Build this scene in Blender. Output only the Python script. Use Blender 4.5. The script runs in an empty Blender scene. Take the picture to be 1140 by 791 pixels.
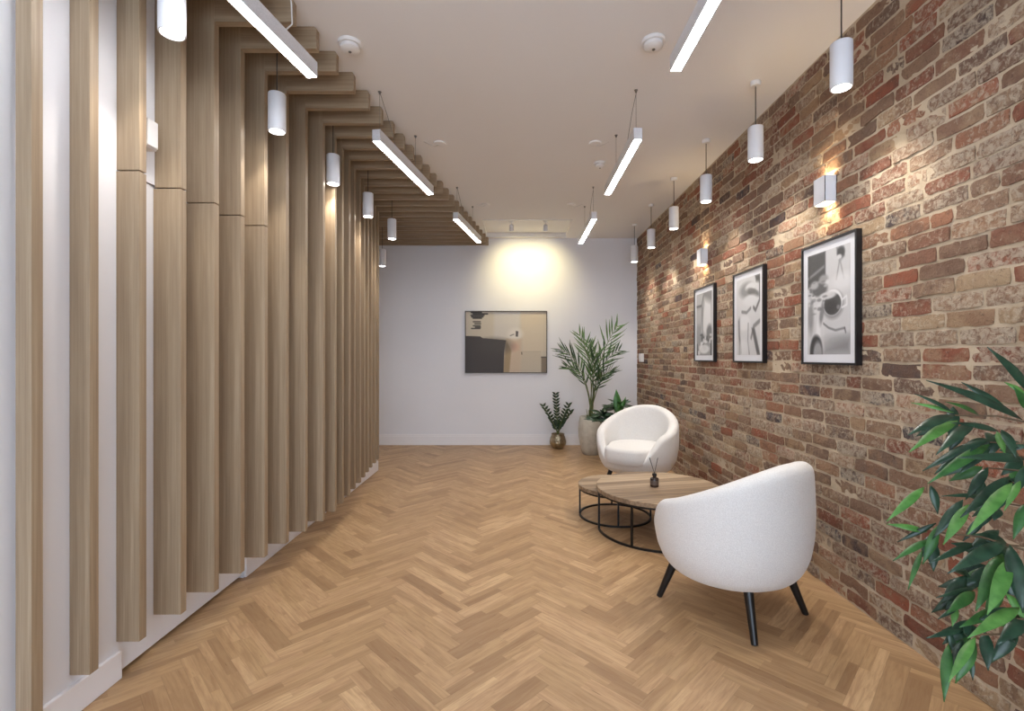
import bpy, bmesh, math, random
import numpy as np
from mathutils import Vector, Matrix
random.seed(7)
RNG = np.random.RandomState(11)
S = bpy.context.scene
COL = S.collection
PI = math.pi

# ------------------------------------------------------------------ dimensions
F = 535.0            # focal length in pixels of a 1140 x 791 frame
EYE = 1.236
XR, XL, YB, YF, H = 1.67, -1.54, 6.75, -1.6, 2.90
XA = -2.6            # alcove wall beyond the slats
YA = 5.22            # where the left wall ends and the alcove opens


def at(px, py, y):
    return Vector(((px - 577.0) / F * y, y, EYE - (py - 397.0) / F * y))


# ------------------------------------------------------------------ node helper
def srgb(r, g, b):
    def f(c):
        c /= 255.0
        return c / 12.92 if c <= 0.04045 else ((c + 0.055) / 1.055) ** 2.4
    return (f(r), f(g), f(b), 1.0)


class NT:
    def __init__(s, name):
        s.m = bpy.data.materials.new(name)
        s.m.use_nodes = True
        s.t = s.m.node_tree
        s.b = s.t.nodes['Principled BSDF']

    def n(s, typ, **kw):
        nd = s.t.nodes.new(typ)
        for k, v in kw.items():
            setattr(nd, k, v)
        return nd

    def l(s, a, b):
        s.t.links.new(a, b)

    def set(s, nd, i, v):
        if hasattr(v, 'is_output') or isinstance(v, bpy.types.NodeSocket):
            s.l(v, nd.inputs[i])
        else:
            nd.inputs[i].default_value = v

    def math(s, op, a, b=None, c=None):
        nd = s.n('ShaderNodeMath', operation=op)
        s.set(nd, 0, a)
        if b is not None:
            s.set(nd, 1, b)
        if c is not None:
            s.set(nd, 2, c)
        return nd.outputs[0]

    def mix(s, fac, a, b, mode='MIX'):
        nd = s.n('ShaderNodeMix', data_type='RGBA', blend_type=mode)
        s.set(nd, 0, fac)
        s.set(nd, 6, a)
        s.set(nd, 7, b)
        return nd.outputs[2]

    def mixf(s, fac, a, b):
        nd = s.n('ShaderNodeMix', data_type='FLOAT')
        s.set(nd, 0, fac)
        s.set(nd, 2, a)
        s.set(nd, 3, b)
        return nd.outputs[0]

    def obj(s):
        return s.n('ShaderNodeTexCoord').outputs['Object']

    def mapping(s, vec, scale=(1, 1, 1), loc=(0, 0, 0)):
        nd = s.n('ShaderNodeMapping')
        s.l(vec, nd.inputs[0])
        nd.inputs['Scale'].default_value = scale
        nd.inputs['Location'].default_value = loc
        return nd.outputs[0]

    def noise(s, vec, scale, detail=2.0, rough=0.5, dist=0.0):
        nd = s.n('ShaderNodeTexNoise')
        s.l(vec, nd.inputs['Vector'])
        nd.inputs['Scale'].default_value = scale
        nd.inputs['Detail'].default_value = detail
        nd.inputs['Roughness'].default_value = rough
        nd.inputs['Distortion'].default_value = dist
        return nd.outputs[0]

    def ramp(s, fac, stops, interp='LINEAR'):
        nd = s.n('ShaderNodeValToRGB')
        nd.color_ramp.interpolation = interp
        e = nd.color_ramp.elements
        while len(e) < len(stops):
            e.new(0.5)
        for i, (p, c) in enumerate(stops):
            e[i].position = p
            e[i].color = c if len(c) == 4 else (*c, 1)
        s.set(nd, 0, fac)
        return nd.outputs[0]

    def bump(s, h, strength=0.3, dist=0.01):
        nd = s.n('ShaderNodeBump')
        nd.inputs['Strength'].default_value = strength
        nd.inputs['Distance'].default_value = dist
        s.l(h, nd.inputs['Height'])
        s.l(nd.outputs[0], s.b.inputs['Normal'])

    def out(s, col=None, rough=None, metal=None, spec=None):
        if col is not None:
            s.set(s.b, 'Base Color', col)
        if rough is not None:
            s.set(s.b, 'Roughness', rough)
        if metal is not None:
            s.b.inputs['Metallic'].default_value = metal
        if spec is not None:
            s.b.inputs['Specular IOR Level'].default_value = spec
        return s.m


def paint(name, rgb, rough=0.5, metal=0.0, var=0.04, scale=9.0, bump=0.0, bscale=200.0, spec=0.5):
    t = NT(name)
    c = srgb(*rgb)
    v = t.obj()
    n = t.noise(v, scale, 3)
    d = tuple(x * (1 - var) for x in c[:3]) + (1,)
    u = tuple(min(1, x * (1 + var)) for x in c[:3]) + (1,)
    t.out(t.ramp(n, [(0.3, d), (0.7, u)]), rough, metal, spec)
    if bump:
        t.bump(t.noise(v, bscale, 2), bump, 0.002)
    return t.m


def emit(name, rgb, strength):
    t = NT(name)
    t.out((0.8, 0.8, 0.8, 1), 0.5)
    t.b.inputs['Emission Color'].default_value = srgb(*rgb)
    t.b.inputs['Emission Strength'].default_value = strength
    return t.m


def wood_grain(name, along, cols, fine=1.0, rough=0.45):
    """straight veneer grain running along axis 0/1/2"""
    t = NT(name)
    v = t.obj()
    sc = [55 * fine] * 3
    sc[along] = 1.1
    a = t.noise(t.mapping(v, tuple(sc)), 1.0, 4, 0.65)
    sc2 = [220 * fine] * 3
    sc2[along] = 5
    b = t.noise(t.mapping(v, tuple(sc2)), 1.0, 2, 0.5)
    sc3 = [14.0] * 3
    sc3[along] = 0.5
    c = t.noise(t.mapping(v, tuple(sc3)), 1.0, 2, 0.5)
    m = t.math('ADD', t.math('MULTIPLY', a, 0.55), t.math('MULTIPLY', b, 0.2))
    m = t.math('ADD', m, t.math('MULTIPLY', c, 0.25))
    t.out(t.ramp(m, [(0.36, srgb(*cols[0])), (0.5, srgb(*cols[1])), (0.64, srgb(*cols[2]))]), rough, spec=0.35)
    t.bump(m, 0.08, 0.003)
    return t.m


M = {}
OAK = [(142, 121, 99), (160, 140, 115), (177, 158, 133)]
M['oak_v'] = wood_grain('oak_veneer_upright_grain', 2, OAK)
M['oak_h'] = wood_grain('oak_veneer_level_grain', 0, OAK)
M['wall'] = paint('white_wall_paint', (234, 235, 240), 0.75, var=0.015, scale=1.5, bump=0.05, spec=0.2)
M['ceiling'] = paint('white_ceiling_paint', (238, 236, 234), 0.9, var=0.012, scale=0.8, spec=0.1)
M['gloss'] = paint('white_gloss_trim_paint', (240, 239, 242), 0.35, var=0.01)
M['door'] = paint('white_door_paint', (234, 235, 240), 0.45, var=0.01)
M['white'] = paint('white_metal_lacquer', (226, 228, 234), 0.4, var=0.01)
M['silver'] = paint('satin_white_aluminium', (222, 223, 228), 0.38, 0.1, var=0.08, scale=160)
M['plastic'] = paint('white_plastic', (232, 230, 228), 0.4, var=0.01)
M['black'] = paint('black_metal', (22, 21, 22), 0.42, 0.2, var=0.1)
M['blackwood'] = paint('black_lacquered_wood', (20, 19, 20), 0.32, var=0.1)
M['cable'] = paint('black_cable', (60, 55, 52), 0.6)
M['wire'] = paint('steel_wire', (120, 116, 112), 0.4, 0.6)
M['wcable'] = paint('white_cable', (215, 212, 210), 0.5)
M['dark'] = paint('door_gap_shade', (30, 26, 24), 0.8)  # shade of the door gap, put into a colour
M['strip'] = emit('strip_light_diffuser', (250, 251, 255), 20.0)
M['lampface'] = emit('pendant_lamp_face', (255, 250, 240), 14.0)
M['warmface'] = emit('warm_lamp_face', (255, 220, 165), 12.0)
M['frameblack'] = paint('black_picture_frame', (24, 23, 26), 0.35)
M['bronze'] = paint('dark_bronze_frame', (70, 62, 55), 0.4, 0.4)
M['mat'] = paint('white_picture_mount', (222, 223, 228), 0.6, var=0.01)
M['soil'] = paint('potting_soil', (45, 34, 26), 0.95, var=0.4, scale=60)


def boucle():
    t = NT('white_boucle_fabric')
    v = t.obj()
    n = t.noise(v, 260, 3, 0.6)
    vo = t.n('ShaderNodeTexVoronoi')
    t.l(v, vo.inputs['Vector'])
    vo.inputs['Scale'].default_value = 190
    h = t.math('ADD', t.math('MULTIPLY', n, 0.6), t.math('MULTIPLY', vo.outputs[0], -0.6))
    t.out(t.ramp(n, [(0.3, srgb(216, 213, 210)), (0.7, srgb(238, 236, 233))]), 0.9, spec=0.15)
    t.b.inputs['Sheen Weight'].default_value = 0.25
    t.bump(h, 0.35, 0.004)
    return t.m


M['boucle'] = boucle()


def concrete_pot():
    t = NT('cream_ceramic_glaze')
    v = t.obj()
    n = t.noise(v, 14, 4, 0.6)
    t.out(t.ramp(n, [(0.3, srgb(188, 182, 167)), (0.7, srgb(210, 204, 190))]), 0.55)
    return t.m


M['cream'] = concrete_pot()
t = NT('hammered_brass')
v = t.obj()
vo = t.n('ShaderNodeTexVoronoi'); t.l(v, vo.inputs['Vector']); vo.inputs['Scale'].default_value = 45
t.out(t.ramp(t.noise(v, 20, 3), [(0.3, srgb(138, 126, 104)), (0.7, srgb(184, 172, 146))]), 0.32, 0.9)
t.bump(vo.outputs[0], 0.5, 0.01)
M['brass'] = t.m


def leafmat(name, c0, c1, rough=0.38):
    t = NT(name)
    v = t.obj()
    n = t.noise(v, 26, 3, 0.6)
    t.out(t.ramp(n, [(0.3, srgb(*c0)), (0.7, srgb(*c1))]), rough, spec=0.5)
    t.b.inputs['Subsurface Weight'].default_value = 0.0
    return t.m


M['leaf_dark'] = leafmat('dark_green_leaf', (26, 50, 38), (50, 80, 60), 0.32)
M['leaf_mid'] = leafmat('mid_green_leaf', (40, 84, 40), (68, 118, 58), 0.4)
M['leaf_light'] = leafmat('light_green_leaf', (62, 112, 46), (100, 150, 74), 0.45)
M['palm'] = leafmat('palm_leaf_painted_lit', (66, 98, 56), (108, 140, 82), 0.5)  # lit leaflets: the light is painted into this brighter green
M['palm_dark'] = leafmat('palm_leaf_painted_shade', (36, 62, 38), (58, 88, 48), 0.5)  # darker copy of the same leaf, shade painted into the colour
M['zz'] = leafmat('waxy_dark_leaf', (24, 46, 28), (44, 72, 40), 0.3)
M['stem'] = leafmat('green_stem', (78, 92, 52), (110, 118, 70), 0.6)
M['bark'] = leafmat('brown_bark', (78, 62, 46), (112, 92, 68), 0.8)
M['pot_grey'] = paint('grey_planter', (96, 94, 92), 0.7)


# ---------------------------------------------------------------- herringbone floor
def floor_mat():
    t = NT('oak_herringbone_parquet')
    n = 7
    W = 0.512 / n
    sep = t.n('ShaderNodeSeparateXYZ')
    t.l(t.obj(), sep.inputs[0])
    x, y = sep.outputs[0], sep.outputs[1]
    X0 = 0.115 - 0.512 / math.sqrt(2)
    xs = t.math('SUBTRACT', x, X0)
    k = 1 / (math.sqrt(2) * W)
    u = t.math('ADD', t.math('MULTIPLY', t.math('ADD', xs, y), k), 700.0)
    v = t.math('ADD', t.math('MULTIPLY', t.math('SUBTRACT', y, xs), k), 700.0)
    i = t.math('FLOOR', u)
    j = t.math('FLOOR', v)
    kk = t.math('FLOORED_MODULO', t.math('SUBTRACT', i, j), 2.0 * n)
    horiz = t.math('LESS_THAN', kk, n - 0.5)
    # along-plank start cell
    hs = t.math('SUBTRACT', i, kk)
    vs = t.math('SUBTRACT', j, t.math('SUBTRACT', 2.0 * n - 1, kk))
    ida = t.mixf(horiz, i, hs)
    idb = t.mixf(horiz, vs, j)
    al = t.mixf(horiz, t.math('SUBTRACT', v, vs), t.math('SUBTRACT', u, hs))
    ac = t.mixf(horiz, t.math('FRACT', u), t.math('FRACT', v))
    cid = t.n('ShaderNodeCombineXYZ')
    t.l(ida, cid.inputs[0]); t.l(idb, cid.inputs[1]); t.l(horiz, cid.inputs[2])
    wn = t.n('ShaderNodeTexWhiteNoise', noise_dimensions='3D')
    t.l(cid.outputs[0], wn.inputs[0])
    rs = t.n('ShaderNodeSeparateColor')
    t.l(wn.outputs['Color'], rs.inputs[0])
    r1, r2, r3 = rs.outputs[0], rs.outputs[1], rs.outputs[2]
    # narrower staves inside a block: two staves on some blocks
    stave = t.math('FLOOR', t.math('MULTIPLY', ac, t.math('ADD', 1.0, t.math('GREATER_THAN', r3, 0.3))))
    cut = t.math('ADD', 1.6, t.math('MULTIPLY', t.math('FRACT', t.math('ADD', t.math('MULTIPLY', stave, 0.47), t.math('MULTIPLY', r2, 3.7))), 3.8))
    seg = t.math('GREATER_THAN', al, cut)
    stave = t.math('ADD', stave, t.math('MULTIPLY', seg, 2.3))
    cid2 = t.n('ShaderNodeCombineXYZ')
    t.l(t.math('ADD', ida, t.math('MULTIPLY', stave, 0.37)), cid2.inputs[0])
    t.l(idb, cid2.inputs[1]); t.l(horiz, cid2.inputs[2])
    wn2 = t.n('ShaderNodeTexWhiteNoise', noise_dimensions='3D')
    t.l(cid2.outputs[0], wn2.inputs[0])
    rv = t.math('ADD', t.math('MULTIPLY', r1, 0.35), t.math('MULTIPLY', wn2.outputs[0], 0.65))
    gc = t.n('ShaderNodeCombineXYZ')
    t.l(t.math('ADD', t.math('MULTIPLY', al, 0.30), t.math('MULTIPLY', r1, 90.0)), gc.inputs[0])
    t.l(t.math('ADD', t.math('MULTIPLY', ac, 3.2), t.math('MULTIPLY', wn2.outputs[0], 90.0)), gc.inputs[1])
    g = t.noise(gc.outputs[0], 1.5, 5, 0.62, 0.5)
    gc2 = t.mapping(gc.outputs[0], (2.0, 9.0, 1.0))
    g2 = t.noise(gc2, 1.6, 3, 0.6)
    base = t.ramp(rv, [(0.05, srgb(156, 124, 90)), (0.25, srgb(176, 143, 105)), (0.5, srgb(188, 155, 114)),
                       (0.75, srgb(194, 159, 120)), (0.97, srgb(208, 174, 132))])
    c = t.mix(t.math('MULTIPLY', t.ramp(g, [(0.40, (0, 0, 0)), (0.66, (1, 1, 1))]), 0.50), base, srgb(140, 103, 72))
    c = t.mix(t.math('MULTIPLY', t.ramp(g2, [(0.35, (0, 0, 0)), (0.75, (1, 1, 1))]), 0.22), c, srgb(128, 94, 66))
    # knots
    kn = t.noise(gc.outputs[0], 2.6, 1, 0.3)
    c = t.mix(t.math('MULTIPLY', t.ramp(kn, [(0.74, (0, 0, 0)), (0.80, (1, 1, 1))]), 0.6), c, srgb(96, 68, 46))
    # joints between blocks
    ea = t.math('MINIMUM', al, t.math('SUBTRACT', float(n), al))
    ec = t.math('MINIMUM', ac, t.math('SUBTRACT', 1.0, ac))
    e = t.math('MINIMUM', ea, ec)
    j2 = t.ramp(e, [(0.0, (1, 1, 1)), (0.022, (0, 0, 0))])
    c = t.mix(t.math('MULTIPLY', j2, 0.35), c, srgb(96, 70, 48))
    t.out(c, t.mixf(g, 0.34, 0.5), spec=0.4)
    t.bump(t.math('SUBTRACT', t.math('MULTIPLY', g2, 0.12), t.math('MULTIPLY', j2, 1.0)), 0.12, 0.002)
    return t.m


M['floor'] = floor_mat()


# ---------------------------------------------------------------- bricks
def brick_mat():
    t = NT('reclaimed_stock_brick')
    at_ = t.n('ShaderNodeAttribute', attribute_name='tone')
    rs = t.n('ShaderNodeSeparateColor')
    t.l(at_.outputs['Color'], rs.inputs[0])
    r, g, b = rs.outputs[0], rs.outputs[1], rs.outputs[2]
    v = t.obj()
    big = t.noise(v, 13, 4, 0.6, 0.3)
    mid = t.noise(v, 42, 5, 0.7, 0.6)
    fin = t.noise(v, 170, 3, 0.6)
    base = t.ramp(r, [(0.0, srgb(74, 68, 74)), (0.04, srgb(90, 76, 72)), (0.10, srgb(120, 98, 84)), (0.30, srgb(134, 108, 90)),
                      (0.46, srgb(146, 118, 97)), (0.58, srgb(128, 82, 66)), (0.76, srgb(154, 94, 72)),
                      (0.88, srgb(162, 134, 106)), (1.0, srgb(178, 154, 124))])
    alt = t.ramp(g, [(0.0, srgb(108, 82, 68)), (0.5, srgb(142, 108, 86)), (1.0, srgb(172, 146, 118))])
    c = t.mix(t.ramp(big, [(0.42, (0, 0, 0)), (0.62, (0.75, 0.75, 0.75))]), base, alt)
    # mortar smears and lime bloom
    sm = t.math('ADD', mid, t.math('MULTIPLY', t.math('SUBTRACT', b, 0.5), 0.26))
    c = t.mix(t.math('MULTIPLY', t.ramp(sm, [(0.50, (0, 0, 0)), (0.66, (1, 1, 1))]), 0.60), c, srgb(206, 192, 170))
    # sooty pits
    pit = t.ramp(t.noise(v, 70, 4, 0.7, 1.0), [(0.33, (1, 1, 1)), (0.43, (0, 0, 0))])
    c = t.mix(t.math('MULTIPLY', pit, 0.6), c, srgb(74, 54, 46))
    t.out(c, 0.82, spec=0.25)
    h = t.math('ADD', t.math('MULTIPLY', mid, 0.9), t.math('MULTIPLY', fin, 0.35))
    t.bump(h, 0.9, 0.014)
    return t.m


def mortar_mat():
    t = NT('lime_mortar')
    v = t.obj()
    a = t.noise(v, 6, 3, 0.6)
    f = t.noise(v, 120, 4, 0.7)
    t.out(t.mix(t.math('MULTIPLY', f, 0.25), t.ramp(a, [(0.3, srgb(190, 171, 145)), (0.7, srgb(214, 198, 174))]), srgb(140, 118, 92)), 0.9, spec=0.15)
    t.bump(f, 0.6, 0.008)
    return t.m


M['brick'] = brick_mat()
M['mortar'] = mortar_mat()


def tabletop_mat():
    t = NT('weathered_oak_planked_top')
    v = t.mapping(t.obj(), (1, 1, 1))
    sep = t.n('ShaderNodeSeparateXYZ'); t.l(v, sep.inputs[0])
    pl = t.math('FLOOR', t.math('MULTIPLY', sep.outputs[1], 11.0))
    wn = t.n('ShaderNodeTexWhiteNoise', noise_dimensions='1D'); t.l(pl, wn.inputs['W'])
    g = t.noise(t.mapping(v, (1.6, 46, 46)), 1.0, 4, 0.65)
    m = t.math('ADD', t.math('MULTIPLY', g, 0.75), t.math('MULTIPLY', wn.outputs[0], 0.28))
    t.out(t.ramp(m, [(0.32, srgb(118, 98, 78)), (0.5, srgb(156, 134, 110)), (0.72, srgb(188, 166, 138))]), 0.5, spec=0.35)
    t.bump(g, 0.15, 0.003)
    return t.m


M['tabletop'] = tabletop_mat()


# ------------------------------------------------------------------ mesh builder
class MB:
    def __init__(s):
        s.v, s.f, s.mi, s.mats = [], [], [], []
        s.cur = 0

    def mat(s, m):
        if m not in s.mats:
            s.mats.append(m)
        s.cur = s.mats.index(m)
        return s

    def add(s, vs, fs):
        o = len(s.v)
        s.v += [tuple(p) for p in vs]
        s.f += [tuple(i + o for i in f) for f in fs]
        s.mi += [s.cur] * len(fs)
        return s

    def box(s, x0, x1, y0, y1, z0, z1, bev=0.0):
        if bev <= 0:
            vs = [(x, y, z) for x in (x0, x1) for y in (y0, y1) for z in (z0, z1)]
            return s.add(vs, [(0, 1, 3, 2), (4, 6, 7, 5), (0, 4, 5, 1), (2, 3, 7, 6), (0, 2, 6, 4), (1, 5, 7, 3)])
        bm = bmesh.new()
        bmesh.ops.create_cube(bm, size=1.0)
        for q in bm.verts:
            q.co = Vector(((x0 + x1) / 2 + q.co.x * (x1 - x0), (y0 + y1) / 2 + q.co.y * (y1 - y0), (z0 + z1) / 2 + q.co.z * (z1 - z0)))
        bmesh.ops.bevel(bm, geom=list(bm.edges), offset=bev, segments=2, affect='EDGES', profile=0.5)
        bm.verts.index_update()
        s.add([q.co.copy() for q in bm.verts], [[q.index for q in f.verts] for f in bm.faces])
        bm.free()
        return s

    def lathe(s, prof, c=(0, 0, 0), n=32, close=False):
        vs, fs = [], []
        m = len(prof)
        for i in range(n):
            a = 2 * PI * i / n
            for r, z in prof:
                vs.append((c[0] + r * math.cos(a), c[1] + r * math.sin(a), c[2] + z))
        for i in range(n):
            j = (i + 1) % n
            for q in range(m - 1 if not close else m):
                w = (q + 1) % m
                fs.append((i * m + q, j * m + q, j * m + w, i * m + w))
        return s.add(vs, fs)

    def tube(s, pts, r, n=8, r2=None, cap=True):
        pts = [Vector(p) for p in pts]
        vs, fs = [], []
        up = Vector((0, 0, 1))
        prev = None
        for i, p in enumerate(pts):
            d = (pts[min(i + 1, len(pts) - 1)] - pts[max(i - 1, 0)])
            if d.length < 1e-9:
                d = Vector((0, 0, 1))
            d.normalize()
            if prev is None:
                a = d.cross(up)
                if a.length < 0.05:
                    a = d.cross(Vector((1, 0, 0)))
            else:
                a = prev - d * prev.dot(d)
            a.normalize()
            prev = a
            b = d.cross(a)
            rr = r if r2 is None else r + (r2 - r) * i / (len(pts) - 1)
            for k in range(n):
                t_ = 2 * PI * k / n
                vs.append(p + a * math.cos(t_) * rr + b * math.sin(t_) * rr)
        for i in range(len(pts) - 1):
            for k in range(n):
                fs.append((i * n + k, i * n + (k + 1) % n, (i + 1) * n + (k + 1) % n, (i + 1) * n + k))
        if cap:
            fs.append(tuple(range(n - 1, -1, -1)))
            fs.append(tuple(range((len(pts) - 1) * n, len(pts) * n)))
        return s.add(vs, fs)

    def ring(s, R, r, c, n=56, k=6, square=False):
        prof = []
        if square:
            prof = [(R - r, -r), (R + r, -r), (R + r, r), (R - r, r)]
        else:
            prof = [(R + r * math.cos(2 * PI * i / k), r * math.sin(2 * PI * i / k)) for i in range(k)]
        return s.lathe(prof, c, n, close=True)

    def build(s, name, mat=None, parent=None, smooth=False, loc=None, angle=None):
        me = bpy.data.meshes.new(name)
        me.from_pydata(s.v, [], s.f)
        mats = s.mats if s.mats else [mat]
        for m in mats:
            me.materials.append(m)
        if s.mats and len(s.mats) > 1:
            me.polygons.foreach_set('material_index', s.mi)
        me.update()
        bm = bmesh.new()
        bm.from_mesh(me)
        if len(bm.verts) < 60000:
            bmesh.ops.recalc_face_normals(bm, faces=bm.faces)
        bm.to_mesh(me)
        bm.free()
        if smooth:
            me.polygons.foreach_set('use_smooth', [True] * len(me.polygons))
            if angle:
                me.set_sharp_from_angle(angle=math.radians(angle))
        o = bpy.data.objects.new(name, me)
        COL.objects.link(o)
        if parent is not None:
            o.parent = parent
        if loc is not None:
            o.location = loc
        return o


def tag(o, label=None, cat=None, group=None, kind=None):
    if label: o['label'] = label
    if cat: o['category'] = cat
    if group: o['group'] = group
    if kind: o['kind'] = kind
    return o


def thing(name, label, cat, loc=(0, 0, 0), rz=0.0, group=None):
    o = bpy.data.objects.new(name, None)
    o.empty_display_size = 0.1
    COL.objects.link(o)
    o.location = loc
    o.rotation_euler = (0, 0, rz)
    return tag(o, label, cat, group)


def struct(name, mb, mat=None, parent=None, smooth=False, **kw):
    o = mb.build(name, mat, parent, smooth, **kw)
    if parent is None:
        o['kind'] = 'structure'
    return o


def copy_tree(o, label=None, loc=None, rz=None):
    c = o.copy()
    COL.objects.link(c)
    for ch in list(o.children):
        d = ch.copy()
        COL.objects.link(d)
        d.parent = c
        for g in list(ch.children):
            e = g.copy()
            COL.objects.link(e)
            e.parent = d
    if label: c['label'] = label
    if loc is not None: c.location = loc
    if rz is not None: c.rotation_euler = (0, 0, rz)
    return c


def lamp(name, kind, parent, loc, energy, color, aim=(0, 0, -1), size=0.02, angle=60, blend=0.5, **kw):
    d = bpy.data.lights.new(name, kind)
    d.energy = energy
    d.color = color
    if kind == 'SPOT':
        d.spot_size = math.radians(angle)
        d.spot_blend = blend
        d.shadow_soft_size = size
    elif kind == 'POINT':
        d.shadow_soft_size = size
    o = bpy.data.objects.new(name, d)
    COL.objects.link(o)
    o.parent = parent
    o.location = loc
    o.rotation_euler = Vector(aim).to_track_quat('-Z', 'Y').to_euler()
    return o


# ================================================================== ROOM
struct('floor', MB().box(XA - 0.1, XR + 0.15, YF - 0.1, YB + 0.1, -0.08, 0.0), M['floor'])

# ceiling with the recessed trough near the far wall
cx0, cx1, cy0, cy1, cd = -0.435, 0.66, 5.84, 6.64, 0.05
mb = MB()
mb.box(XA - 0.1, XR + 0.15, YF - 0.1, cy0, H, H + 0.3)
mb.box(XA - 0.1, XR + 0.15, cy1, YB + 0.1, H, H + 0.3)
mb.box(XA - 0.1, cx0, cy0, cy1, H, H + 0.3)
mb.box(cx1, XR + 0.15, cy0, cy1, H, H + 0.3)
mb.box(cx0, cx1, cy0, cy1, H + cd, H + 0.3)
struct('ceiling', mb, M['ceiling'])
# slim shadow-gap trim on the long edges of the trough
mb = MB()
mb.box(cx0, cx1, cy0 - 0.012, cy0 + 0.006, H - 0.006, H + 0.002)
struct('trim_1', mb, M['silver'])
mb = MB()
mb.box(cx0, cx1, cy1 - 0.006, cy1 + 0.012, H - 0.006, H + 0.002)
struct('trim_2', mb, M['silver'])

struct('wall_back', MB().box(XA - 0.1, XR + 0.15, YB, YB + 0.1, 0, H), M['wall'])

# left wall: flush white wall, a concealed door set 4 cm back, then flush wall again
DY0, DY1, DZ = 1.855, 2.69, 1.962
mb = MB()
mb.box(XL - 0.12, XL, YF - 0.1, DY0, 0, H)
mb.box(XL - 0.12, XL, DY1, YA, 0, H)
mb.box(XL - 0.12, XL, DY0, DY1, DZ, H)
struct('wall_left', mb, M['wall'])
mb = MB()
mb.box(XL - 0.060, XL - 0.006, DY0 + 0.003, DY1 - 0.003, 0.018, DZ - 0.004)
d1 = struct('door_1', mb, M['door'])
mb = MB()
mb.box(XL - 0.12, XL - 0.10, DY0, DY1, 0.0, DZ)
struct('gap_shade_sheet', mb, M['dark'], d1)  # dark sheet behind the leaf, paints the shade seen in the door gap
mb = MB()
mb.box(XA - 0.1, XL, YA - 0.12, YA, 0, H)
struct('wall_alcove_front', mb, M['wall'])
struct('wall_alcove', MB().box(XA - 0.1, XA, YA, YB, 0, H), M['wall'])

# skirting boards: square board with a small bevelled top
def skirt(name, x0, x1, y0, y1, z1, cut=0.006):
    struct(name, MB().box(x0, x1, y0, y1, 0, z1, 0.004), M['gloss'])
skirt('baseboard_left', XL, XL + 0.016, YF, DY0 - 0.004, 0.108)
skirt('baseboard_left_far', XL, XL + 0.016, DY1 + 0.004, YA + 0.016, 0.108)
mb = MB()
mb.box(XA, XR - 0.004, YB - 0.016, YB, 0, 0.125)
mb.box(XA, XR - 0.004, YB - 0.009, YB, 0.125, 0.15)
struct('baseboard_back', mb, M['gloss'])

# near end of the room: wall with a wide shop window, daylight comes in here
mb = MB()
mb.box(XA - 0.1, -1.5, YF - 0.12, YF, 0, H)
mb.box(1.6, XR + 0.15, YF - 0.12, YF, 0, H)
mb.box(-1.5, 1.6, YF - 0.12, YF, 2.75, H)
mb.box(-1.5, 1.6, YF - 0.12, YF, 0, 0.12)
struct('wall_front', mb, M['wall'])
mb = MB()
for x in (-1.5, -0.49, 0.53, 1.54):
    mb.box(x, x + 0.06, YF - 0.09, YF - 0.03, 0.12, 2.75)
mb.box(-1.5, 1.6, YF - 0.09, YF - 0.03, 0.12, 0.18)
mb.box(-1.5, 1.6, YF - 0.09, YF - 0.03, 2.69, 2.75)
struct('window_1', mb, M['white'])

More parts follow.
